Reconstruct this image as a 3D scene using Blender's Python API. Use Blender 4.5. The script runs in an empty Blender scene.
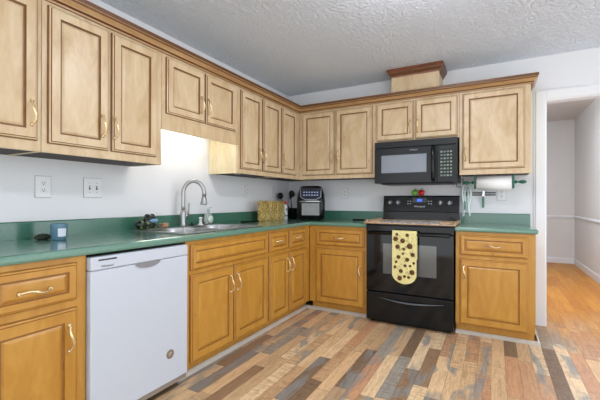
import bpy, bmesh, math, random
from mathutils import Vector, Matrix
random.seed(7)
PI = math.pi
scene = bpy.context.scene
C = scene.collection

# ------------------------------------------------------------------ camera
F_PX, YAW, PITCH, ROLL = 356.56, 0.4981, 0.0008, 0.0024
cd = bpy.data.cameras.new('camera'); cam = bpy.data.objects.new('camera', cd); C.objects.link(cam)
cd.sensor_width = 36.0; cd.lens = F_PX * 36.0 / 600.0; cd.clip_start = 0.05
fw0 = Vector((-math.sin(YAW), math.cos(YAW), 0)); r0 = Vector((math.cos(YAW), math.sin(YAW), 0)); u0 = Vector((0, 0, 1))
FW = fw0 * math.cos(PITCH) + u0 * math.sin(PITCH); UP = -fw0 * math.sin(PITCH) + u0 * math.cos(PITCH)
RT = r0 * math.cos(ROLL) + UP * math.sin(ROLL); UP2 = UP * math.cos(ROLL) - r0 * math.sin(ROLL)
mw = Matrix((RT, UP2, -FW)).transposed().to_4x4(); mw.translation = Vector((2.2818, -3.8913, 1.1327))
cam.matrix_world = mw
scene.camera = cam

# ------------------------------------------------------------------ world and exposure
w = bpy.data.worlds.new('world'); scene.world = w; w.use_nodes = True
w.node_tree.nodes['Background'].inputs[0].default_value = (0.92, 0.96, 1.0, 1)
w.node_tree.nodes['Background'].inputs[1].default_value = 2.3
vs = scene.view_settings
vs.view_transform = 'Standard'; vs.look = 'None'; vs.gamma = 1; vs.use_curve_mapping = False
vs.exposure = 0.0
CEIL_LAMP, SINK_LAMP, HALL_FILL = 92.0, 20.0, 150.0        # emission strengths of the lamps' diffusers

# ------------------------------------------------------------------ materials
def lin(c):
    return tuple(((v / 255) / 12.92 if v / 255 <= 0.04045 else ((v / 255 + 0.055) / 1.055) ** 2.4) for v in c) + (1,)
def base_mat(name):
    m = bpy.data.materials.new(name); m.use_nodes = True
    nt = m.node_tree; return m, nt, nt.nodes['Principled BSDF']
def mat(name, rgb, rough=0.5, metal=0.0, emit=0.0, alpha=None, trans=0.0, noise=0.0, nscale=30, bump=0.0, spec=0.5, coat=0.0):
    m, nt, b = base_mat(name)
    b.inputs['Base Color'].default_value = lin(rgb); b.inputs['Roughness'].default_value = rough
    b.inputs['Metallic'].default_value = metal; b.inputs['Specular IOR Level'].default_value = spec
    b.inputs['Coat Weight'].default_value = coat
    if trans: b.inputs['Transmission Weight'].default_value = trans
    if emit: b.inputs['Emission Color'].default_value = lin(rgb); b.inputs['Emission Strength'].default_value = emit
    if noise or bump:
        tc = nt.nodes.new('ShaderNodeTexCoord'); n = nt.nodes.new('ShaderNodeTexNoise')
        n.inputs['Scale'].default_value = nscale; n.inputs['Detail'].default_value = 4
        nt.links.new(tc.outputs['Object'], n.inputs['Vector'])
        if noise:
            mx = nt.nodes.new('ShaderNodeMix'); mx.data_type = 'RGBA'
            d = lin(tuple(v * (1 - noise) for v in rgb)); l = lin(tuple(min(255, v * (1 + noise)) for v in rgb))
            mx.inputs[6].default_value = d; mx.inputs[7].default_value = l
            nt.links.new(n.outputs['Fac'], mx.inputs[0]); nt.links.new(mx.outputs[2], b.inputs['Base Color'])
        if bump:
            bp = nt.nodes.new('ShaderNodeBump'); bp.inputs['Strength'].default_value = bump; bp.inputs['Distance'].default_value = 0.01
            nt.links.new(n.outputs['Fac'], bp.inputs['Height']); nt.links.new(bp.outputs['Normal'], b.inputs['Normal'])
    return m
def wood(name, c1, c2, c3, rough=0.32, stretch=(7, 7, 2.2), seed=0.0, grain=.25):
    m, nt, b = base_mat(name); N = nt.nodes; Lk = nt.links
    tc = N.new('ShaderNodeTexCoord'); mp = N.new('ShaderNodeMapping')
    mp.inputs['Scale'].default_value = stretch; mp.inputs['Location'].default_value = (seed, seed * 2, seed)
    Lk.new(tc.outputs['Object'], mp.inputs['Vector'])
    n1 = N.new('ShaderNodeTexNoise'); n1.inputs['Scale'].default_value = 1.2; n1.inputs['Detail'].default_value = 5; n1.inputs['Distortion'].default_value = 1.6
    n2 = N.new('ShaderNodeTexNoise'); n2.inputs['Scale'].default_value = 9; n2.inputs['Detail'].default_value = 3
    Lk.new(mp.outputs[0], n1.inputs['Vector']); Lk.new(mp.outputs[0], n2.inputs['Vector'])
    rp = N.new('ShaderNodeValToRGB'); e = rp.color_ramp.elements
    e[0].position = .3; e[0].color = lin(c2); e[1].position = .68; e[1].color = lin(c3)
    x = rp.color_ramp.elements.new(.5); x.color = lin(c1)
    Lk.new(n1.outputs['Fac'], rp.inputs[0])
    mx = N.new('ShaderNodeMix'); mx.data_type = 'RGBA'; mx.blend_type = 'MULTIPLY'
    r2 = N.new('ShaderNodeValToRGB'); r2.color_ramp.elements[0].color = (.80, .75, .68, 1); r2.color_ramp.elements[0].position = .3
    r2.color_ramp.elements[1].color = (1, 1, 1, 1); r2.color_ramp.elements[1].position = .6
    Lk.new(n2.outputs['Fac'], r2.inputs[0]); mx.inputs[0].default_value = grain
    Lk.new(rp.outputs[0], mx.inputs[6]); Lk.new(r2.outputs[0], mx.inputs[7])
    # scattered small knots
    vo = N.new('ShaderNodeTexVoronoi'); vo.inputs['Scale'].default_value = 5.0
    Lk.new(tc.outputs['Object'], vo.inputs['Vector'])
    kr = N.new('ShaderNodeValToRGB'); kr.color_ramp.elements[0].position = .02; kr.color_ramp.elements[0].color = (.45, .32, .2, 1)
    kr.color_ramp.elements[1].position = .06; kr.color_ramp.elements[1].color = (1, 1, 1, 1)
    Lk.new(vo.outputs['Distance'], kr.inputs[0])
    mk = N.new('ShaderNodeMix'); mk.data_type = 'RGBA'; mk.blend_type = 'MULTIPLY'; mk.inputs[0].default_value = .7
    Lk.new(mx.outputs[2], mk.inputs[6]); Lk.new(kr.outputs[0], mk.inputs[7])
    Lk.new(mk.outputs[2], b.inputs['Base Color'])
    b.inputs['Roughness'].default_value = rough
    bp = N.new('ShaderNodeBump'); bp.inputs['Strength'].default_value = .06; Lk.new(n2.outputs['Fac'], bp.inputs['Height']); Lk.new(bp.outputs[0], b.inputs['Normal'])
    return m

M = {}
M['maple'] = wood('light maple', (205, 180, 143), (191, 163, 124), (213, 192, 158), rough=.34)
M['maple_side'] = wood('pale maple ply', (222, 206, 168), (212, 193, 152), (228, 215, 182), rough=.4, seed=3)
M['glaze'] = mat('brown glaze line', (122, 84, 46), .45, noise=.12)
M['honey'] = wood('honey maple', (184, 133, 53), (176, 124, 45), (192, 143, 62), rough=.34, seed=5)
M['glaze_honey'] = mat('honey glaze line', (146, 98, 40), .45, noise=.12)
M['crown'] = wood('crown maple', (172, 134, 90), (158, 118, 74), (184, 148, 104), rough=.3, stretch=(3, 3, 20), seed=8)
M['crown_dark'] = mat('crown dark glaze', (92, 56, 28), .4, noise=.12)
M['cherry'] = wood('reddish brown stain', (120, 66, 36), (92, 48, 26), (140, 82, 48), rough=.35, stretch=(3, 3, 20), seed=11)
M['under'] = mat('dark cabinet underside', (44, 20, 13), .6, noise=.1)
M['shadowgap'] = mat('dark recess', (36, 30, 26), .8)
M['brass'] = mat('pale brass', (232, 208, 162), .25, metal=.7)
M['steel'] = mat('brushed steel', (166, 168, 168), .34, metal=.9, noise=.04, nscale=80)
M['chrome'] = mat('bright metal', (215, 218, 220), .15, metal=.95)
M['white_plastic'] = mat('white enamel', (192, 199, 210), .3)
M['plate'] = mat('outlet plate plastic', (226, 226, 227), .4)
M['slot'] = mat('dark slot', (62, 62, 64), .5)
M['black'] = mat('black enamel', (15, 16, 17), .14, spec=.3)
M['black_soft'] = mat('black plastic', (18, 19, 20), .38, spec=.3)
M['black_glass'] = mat('black glass', (8, 9, 11), .06, spec=.4)
M['window_glass'] = mat('oven glass greyed for reflections', (96, 98, 96), .12, metal=.35, noise=.05, nscale=6)  # room reflections put into the pane as a grey base colour
M['mw_glass'] = mat('microwave screen greyed for reflections', (122, 128, 136), .2, metal=.25, noise=.05, nscale=6)  # grey tone stands in for reflections on the screen
M['display'] = mat('blue display', (60, 100, 220), .4, emit=.9)
M['marks'] = mat('light grey print', (190, 194, 198), .5)
M['greenish'] = mat('pale green print', (104, 122, 108), .5)
M['trim'] = mat('white trim paint', (226, 227, 230), .35)
M['toe'] = mat('grey toe moulding', (196, 188, 178), .4, noise=.05)
M['paper'] = mat('paper towel', (240, 240, 240), .9, bump=.2, nscale=90)
M['green_wood'] = mat('green painted wood', (22, 98, 78), .35, noise=.08)
M['tube'] = mat('lit tube', (255, 248, 232), .5, emit=SINK_LAMP)
M['lamp'] = mat('lit glass dome', (250, 250, 255), .5, emit=CEIL_LAMP)
M['hall_fill'] = mat('added hall dome', (236, 242, 255), .5, emit=HALL_FILL)
M['wall'] = mat('wall paint', (222, 223, 226), .7, bump=.05, nscale=140)
M['hall_wall'] = mat('hall wall paint', (216, 215, 212), .7, bump=.05, nscale=120)
M['hall_ceiling'] = mat('hall ceiling paint', (212, 208, 204), .8, noise=.03, nscale=5)
M['dullmarks'] = mat('dull key print', (136, 142, 140), .5)

def ceiling_mat():
    m, nt, b = base_mat('textured ceiling'); N = nt.nodes; Lk = nt.links
    b.inputs['Base Color'].default_value = lin((232, 240, 252)); b.inputs['Roughness'].default_value = .85
    tc = N.new('ShaderNodeTexCoord')
    n = N.new('ShaderNodeTexNoise'); n.inputs['Scale'].default_value = 38; n.inputs['Detail'].default_value = 6; n.inputs['Roughness'].default_value = .6
    v = N.new('ShaderNodeTexVoronoi'); v.inputs['Scale'].default_value = 34; v.feature = 'SMOOTH_F1'
    Lk.new(tc.outputs['Object'], n.inputs['Vector']); Lk.new(n.outputs['Color'], v.inputs['Vector'])
    v.inputs['Scale'].default_value = 9
    r = N.new('ShaderNodeValToRGB'); r.color_ramp.elements[0].position = .42; r.color_ramp.elements[1].position = .62
    Lk.new(n.outputs['Fac'], r.inputs[0])
    bp = N.new('ShaderNodeBump'); bp.inputs['Strength'].default_value = .9; bp.inputs['Distance'].default_value = .012
    Lk.new(r.outputs[0], bp.inputs['Height']); Lk.new(bp.outputs[0], b.inputs['Normal'])
    return m
M['ceiling'] = ceiling_mat()

def laminate(name, c, dark=.88):
    m, nt, b = base_mat(name); N = nt.nodes; Lk = nt.links
    tc = N.new('ShaderNodeTexCoord'); n = N.new('ShaderNodeTexNoise'); n.inputs['Scale'].default_value = 160; n.inputs['Detail'].default_value = 2
    Lk.new(tc.outputs['Object'], n.inputs['Vector'])
    mx = N.new('ShaderNodeMix'); mx.data_type = 'RGBA'
    mx.inputs[6].default_value = lin(tuple(v * dark for v in c)); mx.inputs[7].default_value = lin(tuple(min(255, v * 1.12) for v in c))
    Lk.new(n.outputs['Fac'], mx.inputs[0]); Lk.new(mx.outputs[2], b.inputs['Base Color'])
    b.inputs['Roughness'].default_value = .22; b.inputs['Specular IOR Level'].default_value = .6
    b.inputs['Coat Weight'].default_value = .8; b.inputs['Coat Roughness'].default_value = .14
    return m
M['laminate'] = laminate('green laminate', (62, 110, 92)); M['worktop'] = laminate('green laminate paled for sheen', (92, 134, 118))  # worktop: same laminate made paler to stand in for its sheen

def floor_mat():
    m, nt, b = base_mat('reclaimed planks'); N = nt.nodes; Lk = nt.links
    def math_(op, a, bb=None, c=None):
        n = N.new('ShaderNodeMath'); n.operation = op
        for i, v in enumerate((a, bb, c)):
            if v is None: continue
            if isinstance(v, (int, float)): n.inputs[i].default_value = v
            else: Lk.new(v, n.inputs[i])
        return n.outputs[0]
    def mix(f, a, bb, mode='MIX'):
        n = N.new('ShaderNodeMix'); n.data_type = 'RGBA'; n.blend_type = mode
        for s, v in ((0, f), (6, a), (7, bb)):
            if isinstance(v, (int, float, tuple)): n.inputs[s].default_value = v
            else: Lk.new(v, n.inputs[s])
        return n.outputs[2]
    tc = N.new('ShaderNodeTexCoord'); sp = N.new('ShaderNodeSeparateXYZ'); Lk.new(tc.outputs['Object'], sp.inputs[0])
    W, L = .084, .62
    ux = math_('DIVIDE', sp.outputs[0], W); col = math_('FLOOR', ux)
    wn = N.new('ShaderNodeTexWhiteNoise'); wn.noise_dimensions = '1D'; Lk.new(col, wn.inputs['W'])
    uy = math_('ADD', math_('DIVIDE', sp.outputs[1], L), math_('MULTIPLY', wn.outputs[0], 7.3)); row = math_('FLOOR', uy)
    cb = N.new('ShaderNodeCombineXYZ'); Lk.new(col, cb.inputs[0]); Lk.new(row, cb.inputs[1])
    w2 = N.new('ShaderNodeTexWhiteNoise'); w2.noise_dimensions = '2D'; Lk.new(cb.outputs[0], w2.inputs['Vector'])
    rp = N.new('ShaderNodeValToRGB'); rp.color_ramp.interpolation = 'CONSTANT'; cr = rp.color_ramp
    tones = [(232, 198, 154), (204, 166, 126), (242, 214, 174), (142, 110, 84), (226, 190, 146), (198, 152, 116), (238, 208, 166),
             (112, 88, 70), (206, 174, 136), (236, 210, 172), (176, 148, 118), (158, 156, 150), (216, 182, 140), (200, 148, 112)]
    cr.elements[0].color = lin(tones[0]); cr.elements[1].position = 1 / len(tones); cr.elements[1].color = lin(tones[1])
    for i in range(2, len(tones)):
        e = cr.elements.new(i / len(tones)); e.color = lin(tones[i])
    Lk.new(w2.outputs['Value'], rp.inputs[0])
    # per plank shifted grain
    mp = N.new('ShaderNodeVectorMath'); mp.operation = 'MULTIPLY'; mp.inputs[1].default_value = (46, 4.5, 1); Lk.new(tc.outputs['Object'], mp.inputs[0])
    ad = N.new('ShaderNodeVectorMath'); ad.operation = 'ADD'; Lk.new(mp.outputs[0], ad.inputs[0])
    sc_ = N.new('ShaderNodeVectorMath'); sc_.operation = 'SCALE'; sc_.inputs['Scale'].default_value = 37; Lk.new(w2.outputs['Color'], sc_.inputs[0]); Lk.new(sc_.outputs[0], ad.inputs[1])
    g = N.new('ShaderNodeTexNoise'); g.inputs['Scale'].default_value = 1.1; g.inputs['Detail'].default_value = 6; g.inputs['Roughness'].default_value = .65; g.inputs['Distortion'].default_value = .6
    Lk.new(ad.outputs[0], g.inputs['Vector'])
    gr = N.new('ShaderNodeValToRGB'); gr.color_ramp.elements[0].position = .32; gr.color_ramp.elements[0].color = (.42, .34, .28, 1)
    gr.color_ramp.elements[1].position = .55; gr.color_ramp.elements[1].color = (1.0, 1.0, 1.0, 1)
    Lk.new(g.outputs['Fac'], gr.inputs[0])
    fg_ = N.new('ShaderNodeTexNoise'); fg_.inputs['Scale'].default_value = 5.0; fg_.inputs['Detail'].default_value = 5; fg_.inputs['Roughness'].default_value = .7; Lk.new(ad.outputs[0], fg_.inputs['Vector'])
    fr_ = N.new('ShaderNodeValToRGB'); fr_.color_ramp.elements[0].position = .36; fr_.color_ramp.elements[0].color = (.5, .42, .36, 1); fr_.color_ramp.elements[1].position = .56; fr_.color_ramp.elements[1].color = (1, 1, 1, 1)
    Lk.new(fg_.outputs['Fac'], fr_.inputs[0])
    c0 = mix(.12, rp.outputs[0], lin((236, 206, 166)))
    c1 = mix(.45, mix(.45, c0, gr.outputs[0], 'MULTIPLY'), fr_.outputs[0], 'MULTIPLY')
    # cross-cut saw marks on some planks
    m3 = N.new('ShaderNodeVectorMath'); m3.operation = 'MULTIPLY'; m3.inputs[1].default_value = (9, 70, 1); Lk.new(tc.outputs['Object'], m3.inputs[0])
    s = N.new('ShaderNodeTexNoise'); s.inputs['Scale'].default_value = 1; s.inputs['Detail'].default_value = 2; Lk.new(m3.outputs[0], s.inputs['Vector'])
    sr = N.new('ShaderNodeValToRGB'); sr.color_ramp.elements[0].position = .4; sr.color_ramp.elements[0].color = (.55, .5, .46, 1); sr.color_ramp.elements[1].position = .5; sr.color_ramp.elements[1].color = (1, 1, 1, 1)
    Lk.new(s.outputs['Fac'], sr.inputs[0])
    sepc = N.new('ShaderNodeSeparateColor'); Lk.new(w2.outputs['Color'], sepc.inputs[0])
    c2 = mix(math_('MULTIPLY', math_('GREATER_THAN', sepc.outputs[1], .55), .6), c1, sr.outputs[0], 'MULTIPLY')
    # worn slate blue paint on scattered planks
    ss = N.new('ShaderNodeVectorMath'); ss.operation = 'MULTIPLY'; ss.inputs[1].default_value = (5.2, 1.5, 1); Lk.new(tc.outputs['Object'], ss.inputs[0])
    bl = N.new('ShaderNodeTexNoise'); bl.inputs['Scale'].default_value = 1.5; bl.inputs['Detail'].default_value = 5; bl.inputs['Distortion'].default_value = .8; Lk.new(ss.outputs[0], bl.inputs['Vector'])
    br = N.new('ShaderNodeValToRGB'); br.color_ramp.elements[0].position = .5; br.color_ramp.elements[0].color = (0, 0, 0, 1); br.color_ramp.elements[1].position = .6; br.color_ramp.elements[1].color = (1, 1, 1, 1)
    Lk.new(bl.outputs['Fac'], br.inputs[0])
    sx = N.new('ShaderNodeSeparateColor'); Lk.new(br.outputs[0], sx.inputs[0])
    c3 = mix(math_('MULTIPLY', sx.outputs[0], math_('MULTIPLY', math_('GREATER_THAN', sepc.outputs[2], .5), .8)), c2, mix(g.outputs['Fac'], lin((62, 68, 78)), lin((176, 178, 172))))
    # the boards of the next room are orange toned; mixed boards around the opening
    oy = math_('ADD', sp.outputs[1], math_('MULTIPLY', math_('SUBTRACT', w2.outputs['Value'], .5), .5))
    mr = N.new('ShaderNodeMapRange'); mr.interpolation_type = 'SMOOTHSTEP'; mr.inputs['From Min'].default_value = -.75; mr.inputs['From Max'].default_value = .7; Lk.new(oy, mr.inputs[0])
    mx_ = N.new('ShaderNodeMapRange'); mx_.inputs['From Min'].default_value = 2.35; mx_.inputs['From Max'].default_value = 2.8; Lk.new(sp.outputs[0], mx_.inputs[0])
    orange = mix(.38, mix(w2.outputs['Value'], lin((184, 116, 30)), lin((206, 142, 50))), gr.outputs[0], 'MULTIPLY')
    c4 = mix(math_('MULTIPLY', mr.outputs[0], mx_.outputs[0]), c3, orange)
    # seams
    fx = math_('FRACT', ux); fy = math_('FRACT', uy)
    ex = math_('LESS_THAN', math_('MINIMUM', fx, math_('SUBTRACT', 1, fx)), .012)
    ey = math_('LESS_THAN', math_('MINIMUM', fy, math_('SUBTRACT', 1, fy)), .003)
    c5 = mix(math_('MULTIPLY', math_('MAXIMUM', ex, ey), .6), c4, lin((58, 42, 32)))
    Lk.new(c5, b.inputs['Base Color'])
    b.inputs['Roughness'].default_value = .42
    bp = N.new('ShaderNodeBump'); bp.inputs['Strength'].default_value = .12; Lk.new(g.outputs['Fac'], bp.inputs['Height']); Lk.new(bp.outputs[0], b.inputs['Normal'])
    return m
M['floor'] = floor_mat()

def speckle(name, c1, c2, scale, lo=.45, hi=.55, rough=.5, metal=0, kind='noise', c3=None):
    m, nt, b = base_mat(name); N = nt.nodes; Lk = nt.links
    tc = N.new('ShaderNodeTexCoord')
    n = N.new('ShaderNodeTexNoise' if kind == 'noise' else 'ShaderNodeTexVoronoi'); n.inputs['Scale'].default_value = scale
    Lk.new(tc.outputs['Object'], n.inputs['Vector'])
    r = N.new('ShaderNodeValToRGB'); r.color_ramp.elements[0].position = lo; r.color_ramp.elements[0].color = lin(c1)
    r.color_ramp.elements[1].position = hi; r.color_ramp.elements[1].color = lin(c2)
    if c3: e = r.color_ramp.elements.new((lo + hi) / 2); e.color = lin(c3)
    Lk.new(n.outputs['Fac' if kind == 'noise' else 'Distance'], r.inputs[0]); Lk.new(r.outputs[0], b.inputs['Base Color'])
    b.inputs['Roughness'].default_value = rough; b.inputs['Metallic'].default_value = metal
    return m
M['gold'] = speckle('embossed gold tin', (132, 104, 44), (226, 204, 136), 60, .4, .62, .4, .15, c3=(190, 160, 84))
M['board_top'] = speckle('mottled grey and white top', (110, 104, 100), (240, 238, 234), 40, .40, .52, .5, c3=(170, 150, 135))
M['towel'] = mat('yellow towel cloth', (224, 214, 150), .9, bump=.2, nscale=200)
M['flower'] = speckle('brown flower centre', (70, 42, 26), (118, 78, 40), 260, .4, .6, .9)
M['leaf'] = mat('leaf print', (96, 128, 62), .9)
M['boardwood'] = wood('tan board wood', (188, 156, 122), (168, 132, 98), (202, 172, 138), rough=.5, stretch=(3, 20, 20), seed=2)

# ------------------------------------------------------------------ mesh helpers
def new(): return bmesh.new()
def setmi(faces, mi):
    for f in faces: f.material_index = mi
def box(bm, x0, x1, y0, y1, z0, z1, mi=0, bev=0.0, seg=2):
    vs_ = [bm.verts.new((x, y, z)) for x in (x0, x1) for y in (y0, y1) for z in (z0, z1)]
    q = [(0, 1, 3, 2), (4, 6, 7, 5), (0, 4, 5, 1), (2, 3, 7, 6), (0, 2, 6, 4), (1, 5, 7, 3)]
    fs = [bm.faces.new([vs_[i] for i in f]) for f in q]
    bmesh.ops.recalc_face_normals(bm, faces=fs); setmi(fs, mi)
    if bev:
        es = list({e for f in fs for e in f.edges})
        r = bmesh.ops.bevel(bm, geom=es, offset=bev, segments=seg, affect='EDGES', profile=.5)
        setmi(r['faces'], mi)
def tube(bm, pts, rad, n=10, mi=0, cap=True):
    pts = [Vector(p) for p in pts]
    rads = rad if isinstance(rad, (list, tuple)) else [rad] * len(pts)
    rings = []; ref = None
    for i, p in enumerate(pts):
        t = (pts[min(i + 1, len(pts) - 1)] - pts[max(i - 1, 0)]).normalized()
        if ref is None: ref = Vector((0, 0, 1)) if abs(t.z) < .9 else Vector((1, 0, 0))
        a = t.cross(ref).normalized(); b_ = a.cross(t).normalized(); ref = b_
        rings.append([bm.verts.new(p + (a * math.cos(2 * PI * k / n) + b_ * math.sin(2 * PI * k / n)) * rads[i]) for k in range(n)])
    fs = []
    for i in range(len(rings) - 1):
        for k in range(n):
            fs.append(bm.faces.new((rings[i][k], rings[i][(k + 1) % n], rings[i + 1][(k + 1) % n], rings[i + 1][k])))
    for f in fs: f.smooth = True
    if cap:
        fs.append(bm.faces.new(rings[0][::-1])); fs.append(bm.faces.new(rings[-1]))
    bmesh.ops.recalc_face_normals(bm, faces=fs); setmi(fs, mi)
def lathe(bm, prof, o=(0, 0, 0), axis='z', n=24, mi=0, sx=1, sy=1):
    """prof: list of (r, h) from bottom to top"""
    o = Vector(o); rings = []
    def P(r, h, a):
        c, s = r * math.cos(a) * sx, r * math.sin(a) * sy
        return o + (Vector((c, s, h)) if axis == 'z' else Vector((h, c, s)) if axis == 'x' else Vector((s, h, c)))
    for r, h in prof:
        if r < 1e-6: rings.append([bm.verts.new(P(0, h, 0))])
        else: rings.append([bm.verts.new(P(r, h, 2 * PI * k / n)) for k in range(n)])
    fs = []
    for A, B in zip(rings, rings[1:]):
        for k in range(n):
            if len(A) == 1 and len(B) == 1: continue
            if len(A) == 1: fs.append(bm.faces.new((A[0], B[k], B[(k + 1) % n])))
            elif len(B) == 1: fs.append(bm.faces.new((A[k], A[(k + 1) % n], B[0])))
            else: fs.append(bm.faces.new((A[k], A[(k + 1) % n], B[(k + 1) % n], B[k])))
    for f in fs: f.smooth = True
    if len(rings[0]) > 1: fs.append(bm.faces.new(rings[0]))
    if len(rings[-1]) > 1: fs.append(bm.faces.new(rings[-1]))
    bmesh.ops.recalc_face_normals(bm, faces=fs); setmi(fs, mi)
def sweep(bm, path, prof, mis=None):
    """closed profile [(out, z)] swept along a plan path, 'out' on the right-hand side"""
    n = len(path); P = [Vector((a, b)) for a, b in path]; rings = []
    for i in range(n):
        d1 = (P[i] - P[i - 1]).normalized() if i > 0 else (P[1] - P[0]).normalized()
        d2 = (P[i + 1] - P[i]).normalized() if i < n - 1 else d1
        n1 = Vector((d1.y, -d1.x)); n2 = Vector((d2.y, -d2.x)); m_ = (n1 + n2).normalized(); k = 1 / max(.2, m_.dot(n1))
        rings.append([bm.verts.new((P[i].x + m_.x * o * k, P[i].y + m_.y * o * k, z)) for o, z in prof])
    fs = []; k = len(prof)
    for i in range(n - 1):
        for j in range(k):
            f = bm.faces.new((rings[i][j], rings[i][(j + 1) % k], rings[i + 1][(j + 1) % k], rings[i + 1][j])); fs.append(f)
            f.material_index = mis[j] if mis else 0
    fs.append(bm.faces.new(rings[0])); fs.append(bm.faces.new(rings[-1][::-1]))
    bmesh.ops.recalc_face_normals(bm, faces=fs)
def ball(bm, c, r, sc=(1, 1, 1), mi=0, u=16, v=10, rot=None):
    mt = Matrix.Translation(c) @ (rot.to_matrix().to_4x4() if rot else Matrix()) @ Matrix.Diagonal((sc[0], sc[1], sc[2], 1))
    r_ = bmesh.ops.create_uvsphere(bm, u_segments=u, v_segments=v, radius=r, matrix=mt)
    fs = {f for vv in r_['verts'] for f in vv.link_faces}
    for f in fs: f.smooth = True; f.material_index = mi
def poly(bm, pts, thick, mi=0):
    """pts: 3D loop, extruded by the vector thick"""
    a = [bm.verts.new(p) for p in pts]; b_ = [bm.verts.new(Vector(p) + Vector(thick)) for p in pts]; n = len(pts)
    fs = [bm.faces.new(a[::-1]), bm.faces.new(b_)] + [bm.faces.new((a[i], a[(i + 1) % n], b_[(i + 1) % n], b_[i])) for i in range(n)]
    bmesh.ops.recalc_face_normals(bm, faces=fs); setmi(fs, mi)

def wloc(o):
    v = Vector(o.location)
    while o.parent: o = o.parent; v += o.location
    return v
def obj(name, bm, mats, parent=None, loc=None, label=None):
    """link bm (world coordinates) as one mesh object; top-level meshes get their origin at loc"""
    base = wloc(parent) if parent else Vector(loc or (0, 0, 0))
    bmesh.ops.translate(bm, verts=bm.verts, vec=-base)
    me = bpy.data.meshes.new(name); bm.to_mesh(me); bm.free()
    for m in (mats if isinstance(mats, (list, tuple)) else [mats]): me.materials.append(m)
    o = bpy.data.objects.new(name, me); C.objects.link(o)
    if parent: o.parent = parent
    else: o.location = base
    if label: o['label'] = label
    return o
def thing(name, label, cat, loc, group=None, rz=0):
    o = bpy.data.objects.new(name, None); C.objects.link(o); o.location = loc; o.rotation_euler.z = rz
    o.empty_display_size = .05; o['label'] = label; o['category'] = cat
    if group: o['group'] = group
    return o
def tag(o, label, cat, group=None, kind=None):
    o['label'] = label; o['category'] = cat
    if group: o['group'] = group
    if kind: o['kind'] = kind
    return o
def struct(name, bm, m, label=None):
    o = obj(name, bm, m); o['kind'] = 'structure'
    if label: o['label'] = label
    return o
def lpart(name, bm, mats, parent, label=None):
    """a part whose bm is already in the parent's local frame"""
    me = bpy.data.meshes.new(name); bm.to_mesh(me); bm.free()
    for m in (mats if isinstance(mats, (list, tuple)) else [mats]): me.materials.append(m)
    o = bpy.data.objects.new(name, me); C.objects.link(o); o.parent = parent
    if label: o['label'] = label
    return o
def text(name, s, size, loc, rot, m, parent):
    cu = bpy.data.curves.new(name, 'FONT'); cu.body = s; cu.size = size; cu.extrude = .0004; cu.align_x = 'CENTER'; cu.align_y = 'CENTER'
    cu.materials.append(m)
    tmp = bpy.data.objects.new(name, cu); me = bpy.data.meshes.new_from_object(tmp); bpy.data.objects.remove(tmp)
    o = bpy.data.objects.new(name, me); C.objects.link(o); o.parent = parent
    o.location = Vector(loc) - wloc(parent); o.rotation_euler = rot
    return o

# wall frames: u along the wall, d out from it
def LEFT(u, d, z): return Vector((d, u, z))
def BACK(u, d, z): return Vector((u, -d, z))
def ubox(bm, fr, u0_, u1_, d0, d1, z0, z1, mi=0, bev=0, seg=2):
    a = fr(u0_, d0, z0); b_ = fr(u1_, d1, z1)
    box(bm, min(a.x, b_.x), max(a.x, b_.x), min(a.y, b_.y), max(a.y, b_.y), z0, z1, mi, bev, seg)

# ------------------------------------------------------------------ room shell
H = 2.445
XR, YR = 4.4, -5.2
b = new(); box(b, 0, XR, YR, 4.1, -.06, 0); struct('floor', b, M['floor'], 'multi-toned reclaimed wood plank floor')
b = new(); box(b, -.1, XR, YR, .1, H, H + .08); struct('ceiling', b, M['ceiling'], 'white knock-down textured ceiling')
b = new(); box(b, -.1, 0, YR, .1, 0, H); struct('wall_left', b, M['wall'])
b = new(); box(b, 0, 2.69, 0, .1, 0, H); box(b, 2.69, 3.4, 0, .1, 2.045, H); box(b, 3.4, XR, 0, .1, 0, H); struct('wall_back', b, M['wall'])
HX0, HX1, HH = 1.9, 3.56, 2.6
b = new(); box(b, HX0, HX1, 4.1, 4.2, 0, HH); struct('wall_hall_end', b, M['hall_wall'])
b = new(); box(b, HX1, HX1 + .1, .1, 4.2, 0, HH); struct('wall_hall_right', b, M['hall_wall'])
b = new(); box(b, HX0 - .1, HX0, .1, 4.2, 0, HH); struct('wall_hall_left', b, M['hall_wall'])
b = new(); box(b, HX0 - .1, HX1 + .1, .1, 4.2, HH, HH + .06); struct('ceiling_hall', b, M['hall_ceiling'])
b = new(); box(b, HX0 - .1, HX1 + .1, .1, .11, H + .0, HH); struct('wall_hall_front', b, M['hall_wall'])
bb = [(0, 0), (.014, 0), (.014, .085), (.008, .1), (0, .1)]
b = new(); sweep(b, [(HX0 + .01, 4.1), (HX1, 4.1), (HX1, .12)], bb); struct('baseboard_hall', b, M['trim'])
cr_ = [(0, .815), (.012, .82), (.022, .84), (.022, .85), (.010, .868), (0, .87)]
b = new(); sweep(b, [(HX0 + .01, 4.1), (HX1, 4.1), (HX1, .12)], cr_); struct('trim_2', b, M['trim'], 'white chair rail around the next room')
# cased opening
b = new()
box(b, 2.615, 2.692, -.018, 0, 0, 2.13, bev=.004); box(b, 2.692, 3.398, -.018, 0, 2.045, 2.13, bev=.004); box(b, 3.398, 3.475, -.018, 0, 0, 2.13, bev=.004)
box(b, 2.69, 2.70, -.0, .105, 0, 2.045); box(b, 2.70, 3.39, 0, .105, 2.035, 2.045); box(b, 3.39, 3.40, 0, .105, 0, 2.045)
box(b, 2.60, 2.615, -.010, 0, 0, 2.145, bev=.003)
struct('trim_1', b, M['trim'], 'white casing around the opening to the next room')
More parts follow.
